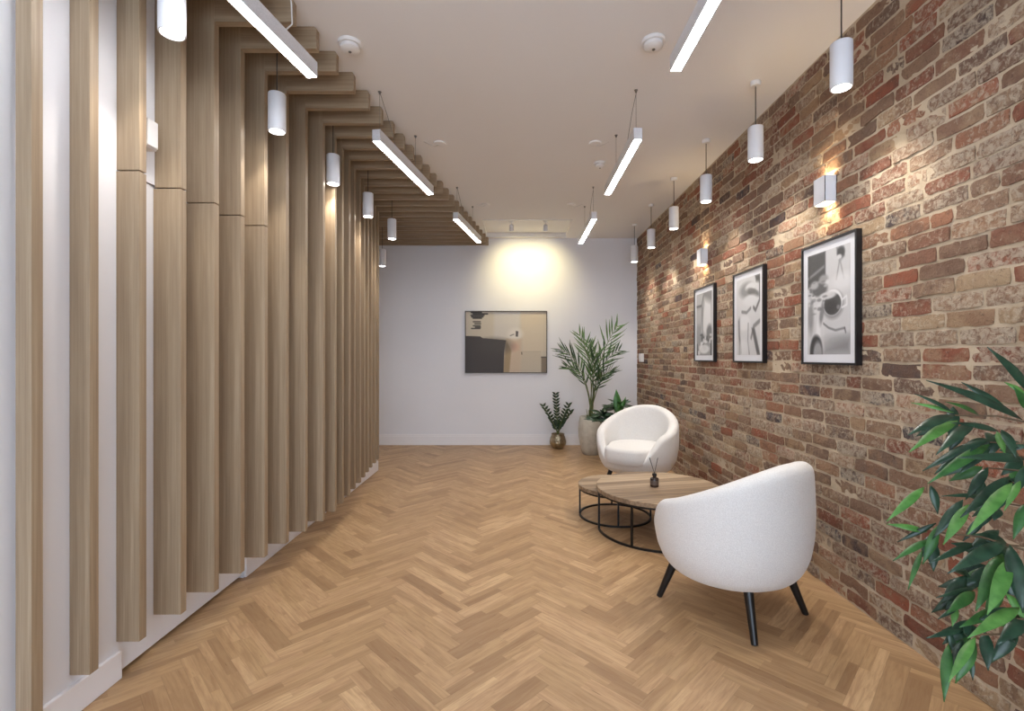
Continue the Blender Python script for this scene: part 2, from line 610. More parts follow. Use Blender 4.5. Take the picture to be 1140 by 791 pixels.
# ------------------------------------------------------------------ brick wall, brick by brick
def brick_wall():
    verts, faces, mi, tone = [], [], [], []
    # mortar bed: gently uneven sheet closed into a slab
    ny, nz = 170, 60
    o = 0
    y0, y1 = YF, YB
    for a in range(ny + 1):
        for b in range(nz + 1):
            verts.append((XR + 0.0010 + RNG.uniform(-0.0016, 0.0016), y0 + (y1 - y0) * a / ny, H * b / nz))
            tone.append((0.5, 0.5, 0.5, 1))
    for a in range(ny):
        for b in range(nz):
            p = a * (nz + 1) + b
            faces.append((p, p + 1, p + nz + 2, p + nz + 1)); mi.append(1)
    p = len(verts)
    for x in (XR + 0.02, XR + 0.14):
        for y in (y0, y1):
            for z in (0, H):
                verts.append((x, y, z)); tone.append((0.5, 0.5, 0.5, 1))
    for f in [(0, 1, 3, 2), (4, 6, 7, 5), (0, 4, 5, 1), (2, 3, 7, 6), (0, 2, 6, 4), (1, 5, 7, 3)]:
        faces.append(tuple(p + q for q in f)); mi.append(1)
    ch = 0.0672
    rows = 43
    NX, NZ = 9, 4
    for r in range(rows):
        zb = 0.006 + r * ch
        y = y0 - RNG.uniform(0, 0.2) - (0.1 if r % 2 else 0)
        while y < y1 - 0.02:
            L = 0.196 + RNG.normal(0, 0.008)
            if RNG.rand() < 0.07:
                L = 0.098 + RNG.normal(0, 0.004)
            ya, yb = max(y, y0 + 0.002), min(y + L, y1 - 0.002)
            y += L + 0.011 + abs(RNG.normal(0, 0.002))
            if yb - ya < 0.03:
                continue
            za = zb + RNG.normal(0, 0.0016)
            zc = zb + ch - 0.0115 + RNG.normal(0, 0.0016)
            za = max(za, 0.001)
            zc = min(zc, H - 0.001)
            xf = XR - 0.0036 + RNG.normal(0, 0.0016)
            tilt = RNG.normal(0, 0.002)
            tn = (RNG.rand(), RNG.rand(), RNG.rand(), 1)
            ph, am = RNG.uniform(0, 6.28), abs(RNG.normal(0, 0.0018))
            base = len(verts)
            for ia in range(NX):
                for ib in range(NZ):
                    u = ia / (NX - 1); w = ib / (NZ - 1)
                    yy = ya + (yb - ya) * u
                    zz = za + (zc - za) * w + am * math.sin(ph + u * 5)
                    edge = (ia in (0, NX - 1)) or (ib in (0, NZ - 1))
                    corner = (ia in (0, NX - 1)) and (ib in (0, NZ - 1))
                    xx = xf + tilt * (u - 0.5) + RNG.normal(0, 0.0011)
                    if edge:
                        xx += 0.0010
                        yy += RNG.normal(0, 0.0018); zz += RNG.normal(0, 0.0013)
                    if corner:
                        xx += 0.0006
                        yy += 0.0022 if ia == 0 else -0.0022
                        zz += 0.0018 if ib == 0 else -0.0018
                    verts.append((xx, yy, min(max(zz, 0.0005), H - 0.0005))); tone.append(tn)
            for ia in range(NX - 1):
                for ib in range(NZ - 1):
                    p = base + ia * NZ + ib
                    faces.append((p, p + 1, p + NZ + 1, p + NZ)); mi.append(0)
            per_ = [base + ia * NZ for ia in range(NX)] + [base + (NX - 1) * NZ + ib for ib in range(1, NZ)] + \
                  [base + ia * NZ + NZ - 1 for ia in range(NX - 2, -1, -1)] + [base + ib for ib in range(NZ - 2, 0, -1)]
            m = len(per_)
            per = list(range(len(verts), len(verts) + m))
            for p_ in per_:
                verts.append(verts[p_]); tone.append(tn)
            q = len(verts)
            for p_ in per_:
                vv = verts[p_]
                verts.append((XR + 0.012, vv[1], vv[2])); tone.append(tn)
            for k in range(m):
                faces.append((per[k], per[(k + 1) % m], q + (k + 1) % m, q + k)); mi.append(0)
    me = bpy.data.meshes.new('wall_right')
    me.from_pydata(verts, [], faces)
    me.materials.append(M['brick']); me.materials.append(M['mortar'])
    me.polygons.foreach_set('material_index', mi)
    ca = me.color_attributes.new('tone', 'FLOAT_COLOR', 'POINT')
    ca.data.foreach_set('color', np.array(tone, dtype=np.float32).ravel())
    me.polygons.foreach_set('use_smooth', [True] * len(me.polygons))
    me.update()
    ob = bpy.data.objects.new('wall_right', me)
    COL.objects.link(ob)
    ob['kind'] = 'structure'


brick_wall()

# ------------------------------------------------------------------ slat frames
SX = [-1.474, -1.470, -1.452, -1.429, -1.409, -1.398, -1.380, -1.356, -1.329, -1.297, -1.291, -1.311, -1.328,
      -1.352, -1.371, -1.395, -1.422, -1.447, -1.468, -1.493]
TH = 0.036
ords = ['first', 'second', 'third', 'fourth', 'fifth', 'sixth', 'seventh', 'eighth', 'ninth', 'tenth', 'eleventh', 'twelfth',
        'thirteenth', 'fourteenth', 'fifteenth', 'sixteenth', 'seventeenth', 'eighteenth', 'nineteenth', 'twentieth']
BZ0, BZ1 = 2.788, 2.8985
for k in range(28):
    y0 = 1.455 + 0.193 * k
    xe = -1.016 + 0.142 * (y0 - 2.426)
    if k < 20:
        depth = 'shallow' if k < 4 else ('deep' if 7 <= k <= 12 else 'mid-depth')
        if 2 <= k <= 6:
            lb = '%s oak slat frame from the camera, upright cut by a joint at the concealed door' % ords[k]
        elif k < 2:
            lb = '%s oak slat frame from the camera, uncut upright standing out from the bare white wall' % ords[k]
        else:
            lb = '%s oak slat frame from the camera, %s uncut upright beyond the concealed door' % (ords[k], depth)
        t = thing('slat_frame', lb, 'slat', (XL, y0, 0), 0, 'oak slat frames folding from left wall to ceiling')
        xf = SX[k] - XL
        door = 2 <= k <= 6
        xb = -0.0055 if door else 0.0005
        mb = MB()
        if door:
            mb.box(xb, xf, 0, TH, 0.145, 1.947, 0.0015)
            mb.build('lower_upright', M['oak_v'], t)
            MB().box(0.0005, xf, 0, TH, 1.952, BZ1, 0.0015).build('upper_upright', M['oak_v'], t)
        else:
            z0 = 0.145 if k else 0.115
            mb.box(xb if k else 0.017, xf, 0, TH, z0, BZ1, 0.0015)
            mb.build('upright', M['oak_v'], t)
        x_from = xf
    else:
        bo = ['nearest', 'second nearest', 'third nearest', 'fourth nearest', 'fourth from back', 'third from back',
              'second from back', 'rearmost'][k - 20]
        t = thing('slat_frame', 'oak ceiling slat over the alcove, %s of its eight at the far end' % bo, 'slat',
                  (XL, y0, 0), 0, 'oak ceiling slats over the alcove')
        x_from = XA - XL + 0.0005
    # beam with a slightly rounded free end
    L0, L1 = x_from, xe - XL
    r = 0.014
    prof = [(L0, BZ0), (L1 - 0.004, BZ0), (L1, BZ0 + 0.004)]
    prof += [(L1 - r + r * math.cos(a), BZ1 - r + r * math.sin(a)) for a in [0, PI / 8, PI / 4, 3 * PI / 8, PI / 2]]
    prof += [(L0, BZ1)]
    m = len(prof)
    vs = [(p[0], 0, p[1]) for p in prof] + [(p[0], TH, p[1]) for p in prof]
    fs = [tuple(range(m)), tuple(range(2 * m - 1, m - 1, -1))] + [(i, (i + 1) % m, m + (i + 1) % m, m + i) for i in range(m)]
    MB().add(vs, fs).build('ceiling_arm', M['oak_h'], t)

# small white box on the wall between the third and fourth uprights
t = thing('wall_sensor', 'small white plastic box high on left wall between third and fourth oak uprights', 'sensor', (XL, 1.955, 2.06))
MB().box(0.0005, 0.050, -0.035, 0.03, 0.02, 0.142, 0.007).build('housing', M['plastic'], t)
MB().box(0.050, 0.057, -0.03, 0.025, 0.027, 0.135, 0.003).build('front_cover', M['plastic'], t)

# ------------------------------------------------------------------ linear pendant lights
LW, LH_, LZ = 0.052, 0.072, 2.570


def strip_light(label, p0, p1, group, cord=False):
    p0, p1 = Vector(p0), Vector(p1)
    d = p1 - p0
    L = d.length
    rz = math.atan2(d.y, d.x) - PI / 2
    t = thing('linear_pendant_light', label, 'light', (p0.x, p0.y, LZ), rz, group)
    mb = MB()
    w, h = LW / 2, LH_
    mb.box(-w, w, 0, L, 0.004, h, 0.0015)
    mb.box(-w, -w + 0.003, 0, L, 0, 0.004)
    mb.box(w - 0.003, w, 0, L, 0, 0.004)
    mb.box(-w, w, 0, 0.003, 0, 0.004)
    mb.box(-w, w, L - 0.003, L, 0, 0.004)
    mb.build('housing', M['silver'], t)
    MB().box(-w + 0.003, w - 0.003, 0.003, L - 0.003, 0.0005, 0.0038).build('diffuser', M['strip'], t)
    top = H - LZ - 0.0005
    for yy in (0.05, 0.66):
        MB().tube([(0, yy, h), (0, yy, top - 0.012)], 0.0012, 6).build('suspension_wire', M['wire'], t)
        MB().lathe([(0, -0.014), (0.006, -0.014), (0.008, -0.002), (0.012, 0), (0, 0)], (0, yy, top), 16).build('wire_anchor', M['wire'], t)
    # power cord: from anchor sagging to the body
    MB().tube([(0.003, 0.05, top - 0.01), (0.0, 0.16, top - 0.09), (0.0, 0.27, h + 0.06), (0, 0.30, h)], 0.0016, 6).build('power_cord', M['wire'], t)
    return t


def lx(y):
    return -0.982 + 0.1585 * (y - 2.317)


nm = ['nearest', 'middle', 'farthest']
for i in range(3):
    a, b = 1.24 + 1.71 * i, 2.25 + 1.71 * i
    strip_light('%s of three slim white linear pendant lights between centre and brick wall' % nm[i], (0.735, a, LZ), (0.735, b, LZ),
                'linear pendants on the brick wall side')
for i in range(3):
    a, b = 1.27 + 1.70 * i, 2.30 + 1.66 * i
    s_ = strip_light('%s of three slim linear pendant lights under the stepped oak slat edge' % nm[i], (lx(a), a, LZ), (lx(b), b, LZ),
                     'linear pendants along the oak slat edge')
    if i == 0:
        MB().tube([(0.02, 0.76, H - LZ - 0.001), (0.05, 0.78, 0.27), (0.055, 0.80, 0.17), (0.045, 0.82, 0.10), (0.02, 0.82, 0.082), (0, 0.82, LH_)],
                  0.003, 8).build('white_power_cable', M['wcable'], s_)

# ------------------------------------------------------------------ cylinder pendants
def pendant(label, x, y, zb, group, energy):
    t = thing('pendant_light', label, 'light', (x, y, zb), 0, group)
    R, Hh = 0.044, 0.20
    prof = [(0.037, 0.012), (0.037, 0.0), (0.042, 0.0), (R, 0.003), (R, Hh - 0.003), (R - 0.003, Hh), (0.006, Hh), (0.005, Hh + 0.012), (0.0, Hh + 0.012)]
    MB().lathe(prof, n=40).build('shade', M['white'], t, True, angle=40)
    MB().lathe([(0, 0.006), (0.0372, 0.006), (0.0372, 0.011), (0, 0.011)], n=32).build('lamp_face', M['lampface'], t)
    top = H - zb - 0.0005
    MB().tube([(0, 0, Hh + 0.01), (0, 0, top - 0.02)], 0.0032, 8).build('cord', M['cable'], t)
    MB().lathe([(0, -0.028), (0.026, -0.028), (0.03, -0.024), (0.03, 0), (0, 0)], (0, 0, top), 28).build('ceiling_rose', M['plastic'], t, True, angle=40)
    lamp('pendant_lamp', 'SPOT', t, (0, 0, -0.004), energy, (1.0, 0.93, 0.83), size=0.03, angle=96, blend=0.6)
    return t


on = ['nearest', 'second', 'third', 'fourth', 'fifth', 'farthest']
for n in range(6):
    lb = ('nearest white cylinder pendant hanging beside the brick wall' if n == 0 else
          'farthest white cylinder pendant beside the brick wall, by the back corner' if n == 5 else
          '%s white cylinder pendant from the camera in the row beside the brick wall' % on[n])
    pendant(lb, 1.432 + 0.005 * n, 2.13 + 0.78 * n, 2.425, 'cylinder pendants beside the brick wall', 13)
for n in range(5):
    lb = ('nearest white cylinder pendant hanging in front of the oak slats, top left of the photo' if n == 0 else
          '%s white cylinder pendant from the camera in the row in front of the oak slats' % on[n])
    pendant(lb, -1.279, 1.775 + 0.772 * n, 2.427, 'cylinder pendants in front of the oak slats', 7)
pendant('lowest cylinder pendant, mostly hidden behind the far end of the oak slats', -1.645, 5.815, 2.332,
        'cylinder pendants in front of the oak slats', 5)

# ------------------------------------------------------------------ wall sconces
def sconce(label, y):
    t = thing('wall_sconce', label, 'light', (XR - 0.003, y, 2.12), 0, 'up and down wall lights on the brick wall')
    mb = MB()   # open-topped square tube with a back plate
    p, w, h, th = 0.062, 0.048, 0.07, 0.003
    mb.box(-p, -p + th, -w, w, -h, h)
    mb.box(-th, 0, -w, w, -h, h)
    mb.box(-p, 0, -w, -w + th, -h, h)
    mb.box(-p, 0, w - th, w, -h, h)
    mb.build('housing', M['white'], t)
    mb = MB()
    mb.box(-p + th, -th, -w + th, w - th, h - 0.022, h - 0.018)
    mb.build('upper_lamp_face', M['warmface'], t)
    mb = MB()
    mb.box(-p + th, -th, -w + th, w - th, -h + 0.018, -h + 0.022)
    mb.build('lower_lamp_face', M['warmface'], t)
    lamp('upward_lamp', 'SPOT', t, (-p / 2, 0, h - 0.012), 1.3, (1.0, 0.74, 0.42), (0.12, 0, 1), 0.012, 110, 0.7)
    lamp('downward_lamp', 'SPOT', t, (-p / 2, 0, -h + 0.012), 1.3, (1.0, 0.74, 0.42), (0.12, 0, -1), 0.012, 110, 0.7)


sconce('square white wall light above the nearest framed print', 2.565)
sconce('square white wall light above the farthest framed print', 4.272)

# ------------------------------------------------------------------ ceiling fittings
def detector(label, x, y, r):
    t = thing('smoke_detector', label, 'smoke detector', (x, y, H - 0.0005), 0, 'smoke detectors on the ceiling')
    MB().lathe([(0, 0), (r, 0), (r, -0.014), (r * 0.97, -0.017), (0, -0.017)], n=36).build('base', M['plastic'], t, True, angle=40)
    MB().lathe([(0, -0.018), (r * 0.80, -0.018), (r * 0.80, -0.034), (r * 0.62, -0.043), (r * 0.25, -0.046), (0, -0.046)], n=36).build('cap', M['plastic'], t, True, angle=40)
    MB().lathe([(0, -0.0462), (r * 0.14, -0.0462), (r * 0.12, -0.050), (0, -0.050)], n=16).build('indicator', M['wire'], t, True)


detector('round white smoke detector beside the stepped oak slat edge', -0.893, 2.55, 0.062)
detector('round white smoke detector beside the nearest right-hand linear pendant', 0.712, 2.53, 0.062)
detector('small round smoke detector farther back, beyond the middle right-hand linear pendant', 0.70, 4.12, 0.05)


def rose(label, x, y, dx):
    t = thing('ceiling_rose', label, 'ceiling fitting', (x, y, H - 0.0005), 0, 'flat ceiling roses with cord')
    MB().lathe([(0, 0), (0.05, 0), (0.047, -0.010), (0.02, -0.014), (0, -0.014)], n=28).build('cover', M['plastic'], t, True, angle=40)
    MB().tube([(0, 0, -0.012), (dx * 0.35, 0.01, -0.022), (dx * 0.7, 0.0, -0.010), (dx, -0.03, -0.004)], 0.0025, 6).build('cord', M['wcable'], t)


rose('flat white ceiling rose with cord near the middle left linear pendant', -0.611, 3.74, -0.12)
rose('flat white ceiling rose with cord near the middle right linear pendant', 0.60, 3.74, 0.10)
rose('flat white ceiling rose with cord near the farthest left linear pendant', -0.36, 5.25, -0.10)
rose('flat white ceiling rose with cord near the farthest right linear pendant', 0.58, 5.25, 0.12)

# spotlights in the trough, aimed at the far wall
for i, x in enumerate((-0.085, 0.345)):
    t = thing('spotlight', ('left' if i == 0 else 'right') + ' one of two small spotlights hanging in the ceiling trough by the back wall', 'light',
              (x, 6.08, H + cd - 0.0005), 0, 'spotlights in the ceiling trough')
    MB().lathe([(0, 0), (0.026, 0), (0.026, -0.01), (0.006, -0.014), (0.005, -0.045), (0, -0.045)], n=20).build('mount', M['silver'], t, True, angle=40)
    hd = MB().lathe([(0, 0.035), (0.022, 0.035), (0.026, 0.030), (0.030, -0.035), (0.024, -0.038), (0.022, -0.030), (0, -0.030)], n=24).build(
        'spotlight_head', M['silver'], t, True, angle=40)
    hd.location = (0, 0.01, -0.078)
    hd.rotation_euler = (math.radians(38), 0, 0)
    lamp('spot_lamp', 'SPOT', t, (0, 0.05, -0.128), 11.5, (1.0, 0.84, 0.46), (0.05 if i == 0 else -0.05, 0.62, -0.46), 0.02, 100, 1.0)


# ------------------------------------------------------------------ painted prints (raster into a fine colour grid)
class Print:
    def __init__(s, w, h, nx, ny, base):
        s.nx, s.ny = nx, ny
        s.w, s.h = w, h
        u = np.linspace(0, 1, nx); v = np.linspace(0, 1, ny)
        s.U, s.V = np.meshgrid(u, v, indexing='ij')      # v = 0 at the top
        s.img = np.zeros((nx, ny, 3)) + np.array(base, dtype=float)

    def blend(s, mask, rgb, a=1.0):
        mask = np.clip(mask, 0, 1)[..., None] * a
        s.img = s.img * (1 - mask) + np.array(rgb, dtype=float) * mask

    def ell(s, cx, cy, rx, ry, rgb, soft=0.15, a=1.0, rot=0.0):
        dx, dy = s.U - cx, (s.V - cy)
        asp = s.h / s.w
        dy2 = dy * asp
        c, q = math.cos(rot), math.sin(rot)
        x, y = dx * c + dy2 * q, -dx * q + dy2 * c
        d = np.sqrt((x / rx) ** 2 + (y / (ry * asp)) ** 2)
        s.blend((1 - d) / max(soft, 1e-3) + 0.5, rgb, a)

    def ring(s, cx, cy, rx, ry, th, rgb, a=1.0):
        d = np.sqrt(((s.U - cx) / rx) ** 2 + ((s.V - cy) / ry) ** 2)
        s.blend((th - abs(d - 1)) / (th * 0.5), rgb, a)

    def poly(s, pts, rgb, soft=0.01, a=1.0):
        sd = np.full(s.U.shape, 1e9)
        inside = np.zeros(s.U.shape, bool)
        n = len(pts)
        for i in range(n):
            x0, y0 = pts[i]; x1, y1 = pts[(i + 1) % n]
            ex, ey = x1 - x0, y1 - y0
            L = ex * ex + ey * ey + 1e-12
            t_ = np.clip(((s.U - x0) * ex + (s.V - y0) * ey) / L, 0, 1)
            d = np.hypot(s.U - x0 - ex * t_, s.V - y0 - ey * t_)
            sd = np.minimum(sd, d)
            cond = ((y0 > s.V) != (y1 > s.V)) & (s.U < (x1 - x0) * (s.V - y0) / (y1 - y0 + 1e-12) + x0)
            inside ^= cond
        sd = np.where(inside, sd, -sd)
        s.blend(sd / max(soft, 1e-4) + 0.5, rgb, a)

    def line(s, pts, th, rgb, a=1.0):
        m = np.zeros(s.U.shape)
        for (x0, y0), (x1, y1) in zip(pts[:-1], pts[1:]):
            ex, ey = x1 - x0, y1 - y0
            t_ = np.clip(((s.U - x0) * ex + (s.V - y0) * ey) / (ex * ex + ey * ey + 1e-12), 0, 1)
            d = np.hypot(s.U - x0 - ex * t_, s.V - y0 - ey * t_)
            m = np.maximum(m, (th - d) / (th * 0.6))
        s.blend(m, rgb, a)

    def build(s, name, parent, place, glossy=0.35):
        """place(u, v) -> local coordinate"""
        nx, ny = s.nx, s.ny
        vs = [place(s.U[i, j], s.V[i, j]) for i in range(nx) for j in range(ny)]
        fs = [(i * ny + j, i * ny + j + 1, (i + 1) * ny + j + 1, (i + 1) * ny + j) for i in range(nx - 1) for j in range(ny - 1)]
        me = bpy.data.meshes.new(name)
        me.from_pydata(vs, [], fs)
        c = np.clip(s.img / 255.0, 0, 1)
        lin = np.where(c <= 0.04045, c / 12.92, ((c + 0.055) / 1.055) ** 2.4)
        rgba = np.concatenate([lin, np.ones(lin.shape[:2] + (1,))], axis=2).reshape(-1, 4).astype(np.float32)
        ca = me.color_attributes.new('print', 'FLOAT_COLOR', 'POINT')
        ca.data.foreach_set('color', rgba.ravel())
        t_ = NT(name + '_ink')
        a_ = t_.n('ShaderNodeAttribute', attribute_name='print')
        gr = t_.noise(t_.obj(), 900, 2)
        t_.out(t_.mix(0.06, a_.outputs['Color'], t_.ramp(gr, [(0.3, (0, 0, 0)), (0.7, (1, 1, 1))])), glossy)
        me.materials.append(t_.m)
        o = bpy.data.objects.new(name, me)
        COL.objects.link(o)
        o.parent = parent
        return o


def g(v):
    return (v, v, v + 2)


def wall_print(label, yc, draw):
    W2, Hh, dep = 0.2275, 0.664, 0.028
    t = thing('framed_print', label, 'framed print', (XR - 0.006, yc, 1.194), 0, 'black framed monochrome prints on the brick wall')
    fw = 0.012
    mb = MB()
    mb.box(-dep, 0, -W2, -W2 + fw, 0, Hh)
    mb.box(-dep, 0, W2 - fw, W2, 0, Hh)
    mb.box(-dep, 0, -W2 + fw, W2 - fw, 0, fw)
    mb.box(-dep, 0, -W2 + fw, W2 - fw, Hh - fw, Hh)
    mb.box(-0.008, 0, -W2 + fw, W2 - fw, fw, Hh - fw)
    mb.build('frame', M['frameblack'], t)
    MB().box(-0.020, -0.009, -W2 + fw, W2 - fw, fw, Hh - fw).build('mount', M['mat'], t)
    mx, m0, m1 = 0.052, 0.055, 0.055
    iw, ih = 2 * (W2 - mx), Hh - m0 - m1
    pr = Print(iw, ih, 90, 130, g(190))
    draw(pr)
    # seen from the room the image's left edge is the far (larger y) side
    pr.build('print', t, lambda u, v: (-0.0206, W2 - mx - u * iw, m0 + (1 - v) * ih))


def draw_coffee(p):      # cup of coffee on a table, soft monochrome
    p.img[:] = g(196)
    p.blend(1 - p.V * 0.6, g(205), 0.4)
    p.poly([(0.0, 0), (0.45, 0), (0.45, 0.25), (0, 0.33)], g(66), 0.03)
    p.poly([(0.0, 0.22), (0.42, 0.13), (0.42, 0.16), (0, 0.25)], g(130), 0.02)
    p.line([(0.05, 0), (0.05, 0.27)], 0.02, g(40), 0.6)
    p.ell(0.30, 0.36, 0.19, 0.07, g(88), 0.4)
    p.ell(0.40, 0.27, 0.11, 0.045, g(150), 0.6)
    p.ell(0.18, 0.31, 0.10, 0.04, g(170), 0.6)
    p.poly([(0.70, 0.0), (0.86, 0.02), (0.88, 0.10), (0.78, 0.14), (0.72, 0.10)], g(110), 0.04)
    p.ell(0.80, 0.06, 0.08, 0.05, g(50), 0.6)
    p.ell(0.76, 0.10, 0.06, 0.025, g(205), 0.6)
    p.line([(0.77, 0.13), (0.70, 0.30)], 0.02, g(140), 0.8)
    p.line([(0.78, 0.13), (0.86, 0.30)], 0.02, g(150), 0.8)
    p.ell(0.85, 0.33, 0.25, 0.08, g(222), 0.8, 0.7)
    p.ell(0.62, 0.53, 0.24, 0.135, g(120), 0.3, 0.8)
    p.ell(0.61, 0.51, 0.22, 0.125, g(228), 0.1)
    p.ell(0.61, 0.525, 0.195, 0.105, g(62), 0.12)
    p.ell(0.58, 0.545, 0.13, 0.06, g(44), 0.6)
    p.ell(0.50, 0.435, 0.20, 0.035, g(205), 0.4, 0.95)
    p.ell(0.74, 0.56, 0.035, 0.02, g(120), 0.6)
    p.line([(0.82, 0.50), (0.92, 0.47), (0.93, 0.55), (0.82, 0.57)], 0.014, g(226), 0.9)
    p.poly([(0.12, 0.50), (0.34, 0.48), (0.44, 0.72), (0.40, 1.0), (0.14, 1.0), (0.22, 0.75)], g(205), 0.06)
    p.ell(0.36, 0.60, 0.05, 0.11, g(92), 0.9, 0.7, 0.25)
    p.line([(0.40, 0.70), (0.52, 0.745), (0.68, 0.775), (0.88, 0.76)], 0.016, g(96), 0.7)
    p.line([(0.88, 0.76), (0.90, 0.80)], 0.018, g(70), 0.7)
    p.ell(0.08, 0.62, 0.07, 0.16, g(110), 0.9, 0.7)
    p.ell(0.27, 0.80, 0.06, 0.12, g(232), 0.9, 0.7)
    p.ell(0.70, 0.87, 0.30, 0.06, g(150), 1.0, 0.6)
    for q in range(26):
        p.ell(RNG.uniform(0, 0.5), RNG.uniform(0.28, 0.6), RNG.uniform(0.02, 0.06), RNG.uniform(0.008, 0.02), g(RNG.choice([70, 110, 215])), 0.8, 0.55)
    p.ell(0.22, 0.98, 0.16, 0.17, g(38), 0.25)
    p.ell(0.26, 1.0, 0.11, 0.13, g(150), 0.4)
    p.poly([(0.45, 0.92), (1, 0.83), (1, 1), (0.4, 1)], g(118), 0.12, 0.8)


def draw_pour(p):        # hand holding a jug over glasses, very light
    p.img[:] = g(206)
    p.ell(0.45, 0.16, 0.30, 0.10, g(120), 0.7, 0.8)
    p.ell(0.62, 0.13, 0.22, 0.055, g(215), 0.5)
    p.poly([(0.80, 0.0), (1, 0), (1, 0.10), (0.84, 0.08)], g(70), 0.05)
    p.ell(0.72, 0.21, 0.26, 0.05, g(84), 0.5, 0.8, 0.3)
    p.ell(0.60, 0.30, 0.30, 0.07, g(214), 0.5)
    p.line([(0.98, 0.08), (0.98, 0.32), (0.82, 0.44), (0.74, 0.40)], 0.035, g(72), 0.8)
    p.line([(0.24, 0.43), (0.45, 0.45), (0.62, 0.40)], 0.03, g(96), 0.7)
    p.ell(0.34, 0.58, 0.26, 0.10, g(218), 0.4)
    p.line([(0.10, 0.56), (0.12, 0.74), (0.20, 0.95)], 0.05, g(104), 0.7)
    p.line([(0.52, 0.60), (0.50, 0.82), (0.56, 0.98)], 0.03, g(120), 0.7)
    p.line([(0.98, 0.58), (0.74, 0.64), (0.64, 0.78)], 0.04, g(92), 0.7)
    p.poly([(0.66, 0.66), (0.78, 0.66), (1.0, 1.0), (0.88, 1.0)], g(60), 0.04, 0.85)
    p.ell(0.30, 0.90, 0.22, 0.10, g(220), 0.7, 0.7)
    p.poly([(0.10, 0.50), (0.16, 0.50), (0.16, 1), (0.10, 1)], g(110), 0.05, 0.5)


def draw_still(p):       # pale still life of fabric and foliage
    p.img[:] = g(150)
    p.poly([(0, 0), (0.45, 0), (0.42, 0.20), (0, 0.22)], g(176), 0.05)
    p.poly([(0.45, 0), (1, 0), (1, 0.30), (0.7, 0.25)], g(120), 0.06)
    p.poly([(0.55, 0.10), (0.95, 0.18), (1.0, 0.8), (0.35, 0.62)], g(214), 0.12)
    p.line([(0.0, 0.20), (0.35, 0.20), (0.46, 0.05)], 0.03, g(70), 0.8)
    p.poly([(0.0, 0.24), (0.30, 0.24), (0.30, 0.5), (0, 0.5)], g(186), 0.08, 0.8)
    p.line([(0.40, 0.25), (0.42, 0.6), (0.36, 0.8)], 0.04, g(100), 0.7)
    p.ell(0.85, 0.64, 0.18, 0.12, g(84), 0.6, 0.8)
    for q in range(16):
        a = RNG.uniform(0, 1); b = RNG.uniform(0.62, 0.98)
        p.ell(a, b, RNG.uniform(0.05, 0.12), RNG.uniform(0.02, 0.05), g(RNG.choice([50, 70, 215, 230])), 0.5, 0.8)
    p.ell(0.5, 0.90, 0.34, 0.07, g(225), 0.4, 0.9)
    p.line([(0.96, 0.80), (0.96, 1.0)], 0.06, g(40), 0.8)
    p.line([(0.05, 0.85), (0.05, 1.0)], 0.06, g(40), 0.8)


wall_print('largest-looking framed print nearest the camera, coffee cup on a table', 2.553, draw_coffee)
wall_print('middle of three framed prints on the brick wall, palest picture', 3.441, draw_pour)
wall_print('farthest and smallest-looking framed print on the brick wall, pale triangular shape', 4.254, draw_still)

# far wall painting
AW, AH = 1.148, 0.868
t = thing('abstract_painting', 'wide abstract painting in dark brown, cream and beige on back wall', 'painting', (-0.171, YB - 0.0005, 1.01))
fw = 0.010
mb = MB()
mb.box(-AW / 2, -AW / 2 + fw, -0.035, 0, 0, AH)
mb.box(AW / 2 - fw, AW / 2, -0.035, 0, 0, AH)
mb.box(-AW / 2 + fw, AW / 2 - fw, -0.035, 0, 0, fw)
mb.box(-AW / 2 + fw, AW / 2 - fw, -0.035, 0, AH - fw, AH)
mb.box(-AW / 2 + fw, AW / 2 - fw, -0.012, 0, fw, AH - fw)
mb.build('frame', M['bronze'], t)
p = Print(AW - 2 * fw, AH - 2 * fw, 170, 130, (200, 190, 172))
def q_(x, y):
    return ((x - 75) / 790.0, (y - 105) / 590.0)
p.poly([q_(350, 100), q_(610, 100), q_(600, 380), q_(350, 370)], (206, 200, 192), 0.05)
p.poly([q_(610, 100), q_(880, 100), q_(880, 490), q_(640, 490)], (206, 192, 170), 0.02)
p.poly([q_(620, 495), q_(810, 490), q_(810, 705), q_(600, 705)], (194, 182, 162), 0.02)
p.poly([q_(470, 365), q_(625, 365), q_(610, 705), q_(500, 705)], (200, 180, 156), 0.03)
p.ell(*q_(555, 450), 0.05, 0.07, (206, 158, 136), 1.0, 0.6)
p.poly([q_(470, 380), q_(520, 480), q_(500, 705), q_(440, 705)], (160, 138, 104), 0.02)
p.poly([q_(60, 340), q_(215, 345), q_(240, 362), q_(470, 382), q_(452, 480), q_(445, 710), q_(60, 710)], (52, 44, 43), 0.006)
p.ell(*q_(350, 440), 0.2, 0.12, (60, 54, 50), 1.0, 0.7)
for yy, x0, x1 in [(112, 130, 225), (126, 150, 285), (140, 128, 250), (155, 135, 240), (168, 150, 225)]:
    p.line([q_(x0, yy), q_(x1, yy)], 0.017, (38, 34, 33))
for yy, x0, x1 in [(203, 150, 215), (222, 165, 218), (242, 150, 214), (256, 170, 216), (268, 132, 212)]:
    p.line([q_(x0, yy), q_(x1, yy)], 0.014, (44, 40, 38))
p.ell(*q_(560, 320), 0.09, 0.09, (222, 216, 208), 0.7, 0.9)
p.poly([q_(566, 292), q_(590, 296), q_(586, 348), q_(564, 346)], (66, 64, 66), 0.01)
p.line([q_(512, 338), q_(545, 325)], 0.010, (110, 106, 104))
p.line([q_(625, 492), q_(810, 492)], 0.004, (150, 132, 110))
p.line([q_(622, 500), q_(625, 520)], 0.008, (80, 68, 56))
p.poly([q_(815, 550), q_(885, 545), q_(885, 710), q_(815, 710)], (128, 112, 92), 0.012)
p.line([q_(818, 548), q_(880, 546)], 0.012, (70, 60, 50))
